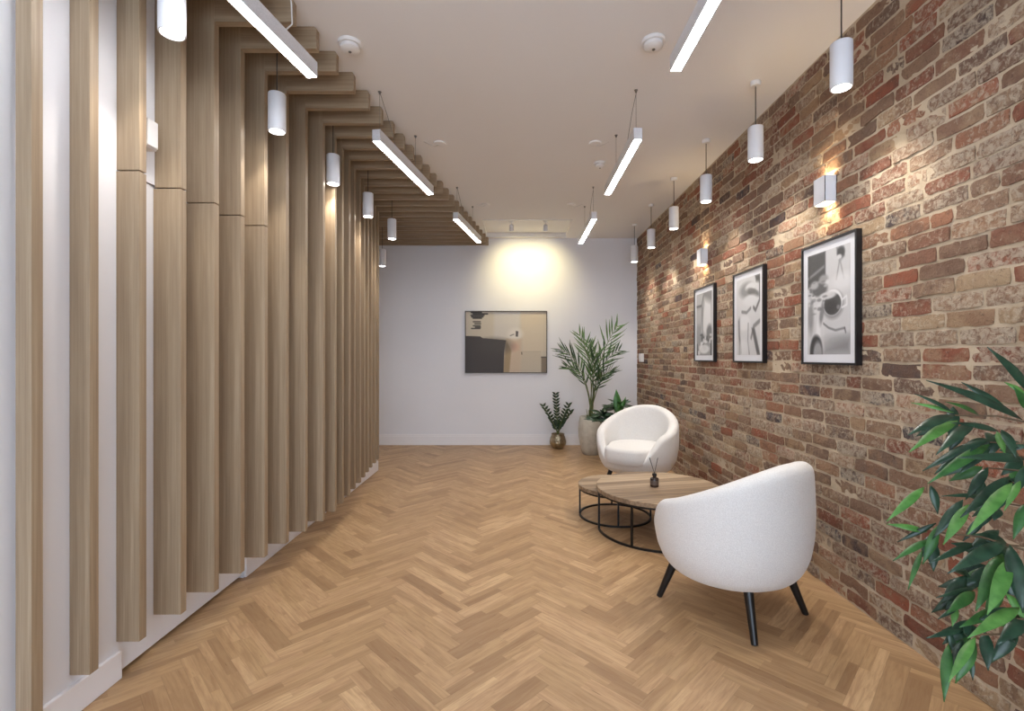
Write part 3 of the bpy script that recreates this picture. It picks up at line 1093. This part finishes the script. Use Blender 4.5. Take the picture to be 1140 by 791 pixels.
p.build('canvas', t, lambda u, v: (-AW / 2 + fw + u * (AW - 2 * fw), -0.0125, fw + (1 - v) * (AH - 2 * fw)), 0.6)

# wall switch near the far corner of the brick wall
t = thing('wall_switch', 'small white switch box with dark side on brick wall by the back corner', 'switch', (XR - 0.004, 6.42, 1.17))
MB().box(-0.045, 0, -0.05, 0.05, 0, 0.11, 0.004).build('housing', M['plastic'], t)
MB().box(-0.030, -0.003, 0.056, 0.12, 0.01, 0.12, 0.003).build('dark_module', M['black'], t)
MB().box(-0.050, -0.045, -0.02, 0.02, 0.035, 0.075, 0.001).build('rocker', M['white'], t)

# ------------------------------------------------------------------ armchairs
def smooth(x):
    x = max(0.0, min(1.0, x))
    return x * x * (3 - 2 * x)


def chair_outer(z):
    P = [(0.165, 0.180), (0.172, 0.235), (0.195, 0.285), (0.235, 0.322), (0.30, 0.350), (0.39, 0.366), (0.50, 0.371), (0.62, 0.368), (0.78, 0.360)]
    for (z0, r0), (z1, r1) in zip(P[:-1], P[1:]):
        if z <= z1:
            return r0 + (r1 - r0) * max(0, (z - z0)) / (z1 - z0)
    return P[-1][1]


def rim_h(a):          # a = angle from the front, 0..pi
    d = math.degrees(a)
    return 0.315 + 0.205 * smooth((d - 22) / 42) + 0.245 * smooth((d - 36) / 140)


def make_chair(label, loc, rz):
    t = thing('tub_armchair', label, 'armchair', loc, rz, 'white boucle tub armchairs')
    N = 96
    vs, fs = [], []
    prof_n = None
    for i in range(N):
        th = 2 * PI * i / N
        a = min(th, 2 * PI - th)
        h = rim_h(a)
        tk = 0.036 + 0.013 * smooth((math.degrees(a) - 30) / 90)      # half thickness of the rolled rim
        pr = [(0.0, 0.167), (0.10, 0.166)]
        zt = h - tk
        nz = 16
        for k in range(nz + 1):
            z = 0.166 + (zt - 0.166) * (k / nz) ** 1.15
            pr.append((chair_outer(z), z))
        ro = chair_outer(zt)
        lean = 0.0
        for k in range(1, 8):
            b = PI * k / 8
            pr.append((ro - tk + tk * math.cos(b), zt + tk * math.sin(b)))
        ri = ro - 2 * tk
        zi = min(0.27, zt)
        for k in range(1, 7):
            z = zt + (zi - zt) * k / 6
            pr.append((ri - 0.012 * (k / 6), z))
        pr.append((0.12, zi)); pr.append((0.0, zi))
        prof_n = len(pr)
        for r, z in pr:
            x = r * math.sin(th)
            y = r * math.cos(th)
            vs.append((x * 1.015, y * 0.985 , z))
    for i in range(N):
        j = (i + 1) % N
        for k in range(prof_n - 1):
            fs.append((i * prof_n + k, j * prof_n + k, j * prof_n + k + 1, i * prof_n + k + 1))
    mb = MB().add(vs, fs)
    sh = mb.build('shell', M['boucle'], t, True)
    bm = bmesh.new(); bm.from_mesh(sh.data)
    bmesh.ops.remove_doubles(bm, verts=bm.verts, dist=1e-5)
    bmesh.ops.recalc_face_normals(bm, faces=bm.faces)
    bm.to_mesh(sh.data); bm.free()
    ms = sh.modifiers.new('smooth', 'SUBSURF'); ms.levels = 1; ms.render_levels = 1
    # seat cushion
    N = 72
    vs, fs = [], []
    zc0, zc1, rr = 0.272, 0.425, 0.034
    for i in range(N):
        th = 2 * PI * i / N
        a = math.degrees(min(th, 2 * PI - th))
        f = 1 - smooth((a - 24) / 34)
        R = 0.268 + 0.094 * f
        b_in = 0.0
        pr = [(0, zc0), (R - rr, zc0), (R - 0.004, zc0 + rr * 0.6), (R, (zc0 + zc1) / 2), (R - 0.003, zc1 - rr)]
        for k in range(1, 5):
            b = PI / 2 * k / 4
            pr.append((R - 0.003 - rr + rr * math.cos(b), zc1 - rr + rr * math.sin(b)))
        pr += [(R * 0.6, zc1 + 0.008), (R * 0.3, zc1 + 0.012), (0, zc1 + 0.013)]
        m = len(pr)
        for r, z in pr:
            vs.append((r * math.sin(th), r * math.cos(th), z))
    for i in range(N):
        j = (i + 1) % N
        for k in range(m - 1):
            fs.append((i * m + k, j * m + k, j * m + k + 1, i * m + k + 1))
    cu = MB().add(vs, fs).build('seat_cushion', M['boucle'], t, True)
    bm = bmesh.new(); bm.from_mesh(cu.data)
    bmesh.ops.remove_doubles(bm, verts=bm.verts, dist=1e-5)
    bmesh.ops.recalc_face_normals(bm, faces=bm.faces)
    bm.to_mesh(cu.data); bm.free()
    for sx in (-1, 1):
        for sy in (-1, 1):
            top = Vector((sx * 0.165, sy * 0.19, 0.215))
            bot = Vector((sx * 0.222, sy * 0.255, 0.0))
            mb = MB()
            mb.tube([top, bot], 0.0225, 14, 0.0145)
            mb.build('leg', M['blackwood'], t, True, angle=50)
    return t


make_chair('nearer white boucle tub armchair seen from behind, beside the brick wall', (1.055, 2.397, 0), math.radians(34.1))
make_chair('farther white boucle tub armchair facing the camera beyond the coffee tables', (1.112, 4.50, 0), math.radians(143))

# ------------------------------------------------------------------ nesting coffee tables
def arc(R_, b, z, a0, a1, n=64):
    mb = MB()
    vs, fs = [], []
    for i in range(n + 1):
        a = math.radians(a0 + (a1 - a0) * i / n)
        for r_, z_ in ((R_ - b, z - b), (R_ + b, z - b), (R_ + b, z + b), (R_ - b, z + b)):
            vs.append((r_ * math.cos(a), r_ * math.sin(a), z_))
    for i in range(n):
        for q in range(4):
            fs.append((i * 4 + q, i * 4 + (q + 1) % 4, i * 4 + 4 + (q + 1) % 4, i * 4 + 4 + q))
    fs += [(0, 1, 2, 3), (4 * n + 3, 4 * n + 2, 4 * n + 1, 4 * n)]
    return mb.add(vs, fs)


def table(name, label, x, y, R, zt, legs, rz, arc_=None):
    t = thing(name, label, 'table', (x, y, 0), 0, 'nesting round coffee tables')
    th = 0.03
    MB().lathe([(0, zt - th), (R - 0.002, zt - th), (R, zt - th + 0.002), (R, zt - 0.003), (R - 0.003, zt), (0, zt)], n=96).build('tabletop', M['tabletop'], t).rotation_euler = (0, 0, rz)
    b = 0.0065
    ro = R - 0.012
    (arc(ro, b, b, *arc_) if arc_ else MB().ring(ro, b, (0, 0, b), 80, square=True)).build('base_ring', M['black'], t)
    MB().ring(ro, b, (0, 0, zt - th - b - 0.0003), 80, square=True).build('top_ring', M['black'], t)
    for a in legs:
        c, s_ = math.cos(math.radians(a)), math.sin(math.radians(a))
        mb = MB()
        z0, z1 = 2 * b, zt - th - 2 * b
        vs = []
        for z in (z0, z1):
            for da, db in ((-b, -b), (b, -b), (b, b), (-b, b)):
                vs.append(((ro + da) * c - db * s_, (ro + da) * s_ + db * c, z))
        mb.add(vs, [(0, 1, 2, 3), (7, 6, 5, 4), (0, 4, 5, 1), (1, 5, 6, 2), (2, 6, 7, 3), (3, 7, 4, 0)])
        mb.build('leg', M['black'], t)


table('coffee_table', 'larger and higher round wooden coffee table on a black ring frame', 1.005, 3.445, 0.44, 0.31, (181, 231, 1, 51), math.radians(12), (180.5, 411.5))
table('coffee_table', 'smaller and lower round coffee table tucked under the larger one', 0.752, 3.745, 0.282, 0.25, (84, 174, 264, 350), math.radians(8))

# reed diffuser
t = thing('reed_diffuser', 'small brown glass reed diffuser standing on the larger coffee table', 'diffuser', (0.972, 3.43, 0.3101))
tg = NT('brown_smoked_glass')
tg.out(tg.ramp(tg.noise(tg.obj(), 20), [(0.3, srgb(48, 38, 34)), (0.7, srgb(66, 52, 46))]), 0.12)
MB().lathe([(0, 0), (0.026, 0), (0.030, 0.004), (0.030, 0.058), (0.026, 0.064), (0.013, 0.068), (0.013, 0.078), (0, 0.078)], n=28).build('bottle', tg.m, t, True, angle=40)
MB().lathe([(0.0305, 0.016), (0.0305, 0.048)], n=28).build('label', paint('dull_brown_label', (96, 82, 74), 0.6), t, True)
MB().lathe([(0, 0.078), (0.016, 0.078), (0.016, 0.094), (0.006, 0.096), (0, 0.096)], n=20).build('collar', M['black'], t, True, angle=40)
for dx, dy in ((-0.036, 0.004), (-0.030, 0.014), (0.026, 0.006), (0.020, -0.008)):
    MB().tube([(0, 0, 0.094), (dx, dy, 0.205)], 0.0017, 6).build('reed', M['cable'], t)


# ------------------------------------------------------------------ plants
def leaf(mb, base, tip, width, normal=(0, 0, 1), droop=0.15, fold=0.25, n=8, shape=0.42):
    """a lanceolate leaf from base to tip with a folded midrib and a drooping curve"""
    base, tip = Vector(base), Vector(tip)
    ax = tip - base
    L = ax.length
    if L < 1e-5:
        return
    ax.normalize()
    nr = Vector(normal)
    sd = ax.cross(nr)
    if sd.length < 0.1:
        sd = ax.cross(Vector((1, 0.2, 0)))
    sd.normalize()
    up = sd.cross(ax).normalized()
    vs, fs = [], []
    for i in range(n + 1):
        s_ = i / n
        w = width * 0.5 * (math.sin(PI * s_ ** (0.66 + shape * 0.3))) ** 1.05 if 0 < s_ < 1 else 0.0008
        c = base + ax * L * s_ + up * (L * droop * 4 * s_ * (1 - s_) * 0.5)
        vs += [c - sd * w + up * w * fold, c, c + sd * w + up * w * fold]
    for i in range(n):
        a = i * 3
        fs += [(a, a + 1, a + 4, a + 3), (a + 1, a + 2, a + 5, a + 4)]
    mb.add(vs, fs)


def raw_build(mb, name, parent, solid=0.0006):
    me = bpy.data.meshes.new(name)
    me.from_pydata(mb.v, [], mb.f)
    for m in mb.mats:
        me.materials.append(m)
    me.polygons.foreach_set('material_index', mb.mi)
    me.polygons.foreach_set('use_smooth', [True] * len(me.polygons))
    o = bpy.data.objects.new(name, me)
    COL.objects.link(o)
    o.parent = parent
    if solid:
        so = o.modifiers.new('thickness', 'SOLIDIFY')
        so.thickness = solid
    return o


# --- big foreground plant on the right
PX, PY = 1.49, 1.04
t = thing('potted_plant', 'large potted plant with long drooping green leaves at the right edge, nearest the camera', 'plant', (0, 0, 0))
MB().lathe([(0, 0.0), (0.10, 0.0), (0.106, 0.01), (0.132, 0.29), (0.136, 0.30), (0.126, 0.30), (0.120, 0.262), (0, 0.262)], (PX, PY, 0), 40).build('pot', M['pot_grey'], t, True, angle=35)
MB().lathe([(0, 0.2625), (0.119, 0.2625), (0.08, 0.268), (0, 0.272)], (PX, PY, 0), 28).build('soil', M['soil'], t, True)
nodes = [(1127, 537, 1.24), (1121, 606, 1.20), (1102, 492, 1.26), (1084, 706, 1.18), (1063, 462, 1.28), (1042, 592, 1.27), (1140, 470, 1.22), (1128, 688, 1.16), (1080, 655, 1.26),
         (1136, 508, 1.30), (1118, 560, 1.31), (1132, 645, 1.27), (1100, 625, 1.31), (1095, 520, 1.32)]
mb = MB()
trunk = [(PX, PY, 0.26), (PX - 0.01, PY + 0.005, 0.5), (PX + 0.006, PY, 0.8), (PX, PY, 1.12)]
mb.tube(trunk, 0.013, 8, 0.007)
mb.tube([(PX + 0.02, PY + 0.03, 0.26), (PX + 0.04, PY + 0.03, 0.6), (PX + 0.02, PY + 0.05, 1.02)], 0.010, 8, 0.005)
for (x, y, d) in nodes:
    e = at(x, y, d)
    s_ = Vector((PX, PY, max(0.5, min(1.1, e.z - 0.12))))
    mid = (s_ + e) / 2 + Vector((0, 0, 0.035))
    mb.tube([s_, s_ * 0.6 + mid * 0.4 + Vector((0, 0, 0.02)), mid, mid * 0.4 + e * 0.6 + Vector((0, 0, 0.014)), e], 0.0045, 6, 0.002)
mb.build('stems', M['bark'], t, True)
LV = [  # base px, tip px, width px, tone, base depth, tip depth
    (1146, 437, 1099, 386, 13, 'd', 1.20, 1.16), (1138, 467, 1031, 423, 13, 'd', 1.22, 1.20), (1060, 458, 1018, 438, 6, 'd', 1.28, 1.30),
    (1062, 459, 1014, 448, 6, 'l', 1.28, 1.32), (1062, 462, 1011, 484, 15, 'd', 1.27, 1.22), (1066, 468, 1012, 503, 14, 'l', 1.28, 1.20),
    (1085, 470, 1042, 506, 15, 'd', 1.26, 1.18), (1112, 480, 1058, 470, 9, 'd', 1.26, 1.24), (1102, 488, 1027, 524, 13, 'd', 1.26, 1.28),
    (1102, 494, 1033, 538, 14, 'm', 1.27, 1.22), (1142, 511, 1066, 509, 13, 'd', 1.18, 1.15), (1115, 478, 1131, 509, 13, 'd', 1.22, 1.16),
    (1110, 480, 1119, 506, 9, 'l', 1.24, 1.20), (1125, 462, 1070, 425, 12, 'd', 1.25, 1.30), (1090, 462, 1053, 447, 8, 'm', 1.27, 1.25),
    (1102, 496, 1068, 527, 13, 'd', 1.28, 1.26), (1029, 542, 987, 580, 11, 'l', 1.28, 1.24), (1127, 537, 1077, 595, 15, 'l', 1.18, 1.12),
    (1124, 530, 1069, 576, 15, 'd', 1.22, 1.18), (1079, 561, 1050, 606, 14, 'l', 1.22, 1.18), (1072, 556, 1038, 600, 13, 'd', 1.25, 1.24),
    (1120, 603, 1055, 638, 18, 'd', 1.18, 1.12), (1124, 606, 1139, 682, 20, 'd', 1.18, 1.10), (1116, 616, 1086, 680, 20, 'm', 1.20, 1.13),
    (1123, 622, 1099, 684, 19, 'l', 1.17, 1.10), (1042, 582, 999, 603, 7, 'd', 1.27, 1.30), (1032, 592, 987, 583, 9, 'l', 1.28, 1.30),
    (1036, 600, 994, 624, 9, 'm', 1.27, 1.24), (1027, 612, 1011, 656, 7, 'm', 1.27, 1.22), (1086, 604, 1034, 627, 9, 'd', 1.25, 1.22),
    (1044, 585, 1027, 628, 12, 'm', 1.26, 1.24), (1087, 654, 1042, 665, 7, 'd', 1.26, 1.24), (1085, 658, 1053, 683, 14, 'm', 1.25, 1.20),
    (1036, 540, 1044, 572, 11, 'd', 1.28, 1.26), (1098, 553, 1048, 552, 6, 'd', 1.27, 1.26), (1112, 590, 1078, 612, 14, 'd', 1.26, 1.24),
    (1135, 676, 1077, 710, 16, 'l', 1.14, 1.08), (1108, 678, 1068, 698, 12, 'm', 1.20, 1.16), (1072, 701, 1031, 710, 8, 'd', 1.20, 1.18),
    (1056, 717, 1051, 781, 13, 'm', 1.18, 1.12), (1072, 711, 1055, 757, 11, 'd', 1.18, 1.14), (1086, 709, 1056, 759, 12, 'l', 1.17, 1.11),
    (1097, 703, 1100, 746, 15, 'd', 1.18, 1.13), (1143, 688, 1110, 717, 18, 'd', 1.16, 1.12), (1081, 730, 1083, 757, 7, 'd', 1.20, 1.18),
    (1120, 703, 1132, 717, 9, 'd', 1.20, 1.16), (1067, 675, 1044, 689, 6, 'd', 1.22, 1.20), (1065, 675, 1060, 697, 8, 'l', 1.22, 1.20),
    (1136, 535, 1118, 568, 9, 'l', 1.20, 1.16), (1140, 520, 1128, 552, 12, 'd', 1.22, 1.20), (1142, 560, 1128, 600, 13, 'm', 1.25, 1.22),
    (1100, 520, 1075, 556, 12, 'd', 1.28, 1.26), (1095, 535, 1088, 570, 11, 'd', 1.30, 1.28), (1075, 500, 1040, 528, 10, 'd', 1.30, 1.28),
    (1120, 640, 1128, 676, 14, 'd', 1.24, 1.22), (1095, 575, 1072, 602, 11, 'd', 1.28, 1.27), (1142, 440, 1118, 425, 8, 'l', 1.28, 1.3),
    (1142, 455, 1128, 430, 12, 'm', 1.26, 1.24), (1120, 660, 1150, 700, 15, 'l', 1.2, 1.16), (1055, 700, 1064, 735, 9, 'd', 1.2, 1.18),
]
mb = MB()
mm = {'d': M['leaf_dark'], 'm': M['leaf_mid'], 'l': M['leaf_light']}
for (bx, by, tx, ty, w, c, d0, d1_) in LV:
    mb.mat(mm[c])
    b_, e_ = at(bx, by, d0), at(tx, ty, d1_)
    nr = Vector((-0.5 + random.uniform(-0.3, 0.3), -0.75, 0.55 + random.uniform(-0.2, 0.3)))
    leaf(mb, b_, e_, w / F * (d0 + d1_) / 2 * 0.80, nr, 0.10, 0.22)
for (x, y, d) in nodes:
    for k in range(7):
        a, el = random.uniform(2.0, 4.6), random.uniform(-0.9, 0.25)
        b_ = at(x, y, d + 0.02) + Vector((random.uniform(-0.02, 0.03), random.uniform(0, 0.03), random.uniform(-0.03, 0.03)))
        e_ = b_ + Vector((math.cos(a) * 0.8, math.sin(a) * 0.35 + 0.1, math.sin(el))) * random.uniform(0.10, 0.15)
        if (e_.x / e_.y * F + 577) < 1012 or (e_.x / e_.y * F + 577) < x - 45:
            continue
        mb.mat(random.choice([mm['d'], mm['d'], mm['d'], mm['m']]))
        leaf(mb, b_, e_, 0.030, (-0.4, -0.8, 0.5), 0.12, 0.22)
for k in range(52):    # the rest of the crown: behind, and out of frame to the right
    z = random.uniform(0.55, 1.30)
    a = random.uniform(0, 2 * PI)
    r0 = random.uniform(0.02, 0.10)
    b_ = Vector((PX + r0 * math.cos(a), PY + r0 * math.sin(a), z))
    e_ = b_ + Vector((0.17 * math.cos(a), 0.17 * math.sin(a), random.uniform(-0.15, 0.06)))
    e_.x = min(e_.x, XR - 0.03); b_.x = min(b_.x, XR - 0.05)
    if b_.y > 0.2 and (e_.x / e_.y * F + 577) < 1085:
        continue
    mb.mat(random.choice([mm['d'], mm['d'], mm['m'], mm['l']]))
    leaf(mb, b_, e_, 0.04, (0, 0, 1), 0.2, 0.22)
raw_build(mb, 'foliage', t)

# --- ZZ plant in a brass pot
bx, by = 0.535, 6.50
t = thing('potted_plant', 'small dark waxy-leaved plant in a round brass pot by the back wall', 'plant', (bx, by, 0))
MB().lathe([(0, 0.002), (0.060, 0.0), (0.075, 0.010), (0.108, 0.060), (0.113, 0.095), (0.100, 0.150), (0.084, 0.185), (0.090, 0.200), (0.082, 0.200), (0.074, 0.180), (0, 0.176)], n=40).build('pot', M['brass'], t, True, angle=60)
stm, lf = MB(), MB().mat(M['zz'])
for (dx, dy, dz, n) in [(-0.21, 0.0, 0.58, 8), (-0.03, 0.03, 0.74, 10), (0.15, -0.02, 0.60, 8), (-0.10, -0.04, 0.40, 5), (0.19, 0.04, 0.50, 7), (0.06, -0.06, 0.40, 5)]:
    pts = []
    for i in range(9):
        s_ = i / 8
        pts.append(Vector((dx * s_ ** 1.4, dy * s_ ** 1.2, 0.175 + (dz - 0.175) * s_)))
    stm.tube(pts, 0.008, 6, 0.003)
    for i in range(n * 2):
        s_ = 0.28 + 0.72 * (i // 2 + 0.5) / n
        c = Vector((dx * s_ ** 1.4, dy * s_ ** 1.2, 0.175 + (dz - 0.175) * s_))
        sgn = -1 if i % 2 else 1
        a = random.uniform(-0.6, 0.6)
        d = Vector((sgn * math.cos(a) + dx, sgn * math.sin(a) * 0.8, 0.85 + random.uniform(-0.15, 0.3)))
        d.normalize()
        leaf(lf, c, c + d * 0.068, 0.031, (0.1, -0.8, 0.5), 0.1, 0.15, 5)
stm.build('stems', M['stem'], t, True)
raw_build(lf, 'foliage', t)

# --- palm in a tall cream pot
cx_, cy_ = 0.925, 6.12
t = thing('potted_palm', 'tall feathery palm in a tall tapered cream pot by the back wall', 'plant', (cx_, cy_, 0))
MB().lathe([(0, 0.0), (0.095, 0.0), (0.105, 0.008), (0.135, 0.10), (0.155, 0.22), (0.160, 0.32), (0.152, 0.42), (0.140, 0.475), (0.132, 0.480), (0.125, 0.470), (0.132, 0.42), (0, 0.41)], n=48).build('pot', M['cream'], t, True, angle=50)
MB().lathe([(0, 0.418), (0.130, 0.416), (0.05, 0.43), (0, 0.432)], n=24).build('soil', M['soil'], t, True)
stm, lf = MB(), MB()


def frond(tipx, tipy, midx, midy, dy_tip, tone, nl=17, ll=0.23):
    o = Vector((cx_, cy_, 0))
    b_ = Vector((random.uniform(-0.03, 0.03), random.uniform(-0.03, 0.03), 0.42))
    m_ = at(midx, midy, cy_ + dy_tip * 0.35) - o
    e_ = at(tipx, tipy, cy_ + dy_tip) - o
    c1 = m_ * 2 - (b_ + e_) * 0.5
    P = lambda s_: b_ * (1 - s_) ** 2 + c1 * 2 * s_ * (1 - s_) + e_ * s_ ** 2
    stm.tube([P(i / 12) for i in range(13)], 0.0085, 6, 0.0022)
    nl = int(nl * 0.66)
    for i in range(nl):
        s_ = 0.40 + 0.60 * (i + 0.5) / nl
        c = P(s_)
        tg_ = (P(min(1, s_ + 0.02)) - P(s_ - 0.02)).normalized()
        sd = tg_.cross(Vector((0.1, -1, 0.2))).normalized()
        env = ll * 1.3 * (0.55 + 0.45 * math.sin(PI * min(1, (s_ - 0.4) / 0.6 * 1.05)))
        for sg in (-1, 1):
            d = (tg_ * (0.95 + 0.6 * (s_ - 0.4)) + sd * sg * random.uniform(0.35, 0.85) + Vector((random.uniform(-0.1, 0.1), random.uniform(-0.6, 0.3), random.uniform(-0.22, 0.12)))).normalized()
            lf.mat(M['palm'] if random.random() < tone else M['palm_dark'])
            leaf(lf, c, c + d * env * random.uniform(0.75, 1.2), 0.022, (0, -0.7, 0.7), -0.06, 0.25, 5)


frond(688, 362, 668, 405, -0.05, 0.95, 18, 0.21)
frond(645, 372, 657, 412, 0.05, 0.85, 16, 0.20)
frond(625, 389, 648, 415, -0.1, 0.35, 17, 0.20)
frond(690, 390, 667, 415, 0.1, 0.4, 15, 0.19)
frond(664, 392, 660, 420, -0.25, 0.3, 15, 0.20)
frond(681, 412, 667, 428, -0.2, 0.2, 14, 0.19)
frond(630, 408, 650, 424, 0.2, 0.25, 14, 0.18)
frond(672, 418, 663, 432, -0.3, 0.15, 13, 0.16)
frond(655, 380, 660, 415, 0.25, 0.5, 15, 0.19)
for k in range(14):      # short fibrous sheaths at the base
    a = k * 0.45
    stm.tube([(0.03 * math.cos(a), 0.03 * math.sin(a), 0.42), (0.06 * math.cos(a), 0.06 * math.sin(a), 0.52 + 0.05 * math.sin(k * 2.3))], 0.010, 5, 0.003)
stm.build('stems', M['stem'], t, True)
raw_build(lf, 'foliage', t, 0.0005)

# --- broad-leaved plant behind the far armchair
qx, qy = 1.20, 5.70
t = thing('potted_plant', 'dark broad-leaved plant with one bright leaf, half hidden behind the farther armchair', 'plant', (qx, qy, 0))
MB().lathe([(0, 0), (0.10, 0), (0.11, 0.01), (0.135, 0.27), (0.14, 0.30), (0.13, 0.30), (0.12, 0.26), (0, 0.26)], n=40).build('pot', M['pot_grey'], t, True, angle=35)
stm, lf = MB(), MB()
crowns = [(at(667, 468, 5.5), 0.3), (at(684, 456, 5.75), 0.7), (at(672, 462, 5.6), 0.0), (at(690, 452, 5.65), 0.1), (at(680, 470, 5.5), 0.2)]
o = Vector((qx, qy, 0))
for c, ph in crowns:
    c = c - o
    stm.tube([(0, 0, 0.25), (c.x * 0.3, c.y * 0.3, c.z * 0.6), c], 0.008, 6, 0.005)
    for k in range(13):
        a = k * 2.4 + ph
        el = random.uniform(-0.25, 0.65)
        d = Vector((math.cos(a) * math.cos(el), math.sin(a) * math.cos(el), math.sin(el)))
        lf.mat(M['zz'] if random.random() < 0.7 else M['leaf_dark'])
        leaf(lf, c + d * 0.015, c + d * random.uniform(0.15, 0.20), 0.062, (0, -0.4, 0.9), 0.12, 0.12, 6, 0.7)
lf.mat(M['leaf_mid'])
c = at(688, 463, 5.55) - o
leaf(lf, c, at(686, 433, 5.6) - o, 0.10, (0.1, -1, 0.2), 0.04, 0.1, 8, 0.7)
leaf(lf, c, at(697, 441, 5.6) - o, 0.05, (0.1, -1, 0.2), 0.04, 0.1, 8, 0.7)
stm.build('stems', M['stem'], t, True)
raw_build(lf, 'foliage', t)

# ------------------------------------------------------------------ world, camera, view
w = bpy.data.worlds.new('daylight')
S.world = w
w.use_nodes = True
bg = w.node_tree.nodes['Background']
bg.inputs[0].default_value = (0.72, 0.84, 1.0, 1)
bg.inputs[1].default_value = 2.2

cd_ = bpy.data.cameras.new('camera')
cam = bpy.data.objects.new('camera', cd_)
COL.objects.link(cam)
cam.location = (0, 0, EYE)
cam.rotation_euler = (PI / 2, 0, 0)
cd_.sensor_width = 36
cd_.lens = F / 1140 * 36
cd_.shift_x = -7.0 / 1140
cd_.shift_y = 1.5 / 1140
cd_.clip_start = 0.02
S.camera = cam

S.view_settings.view_transform = 'Standard'
S.view_settings.look = 'None'
S.view_settings.exposure = 1.16
S.view_settings.gamma = 1.0
S.view_settings.use_curve_mapping = False
S.cycles.max_bounces = 8
S.cycles.diffuse_bounces = 5
S.cycles.use_denoising = True
S.cycles.sample_clamp_indirect = 6
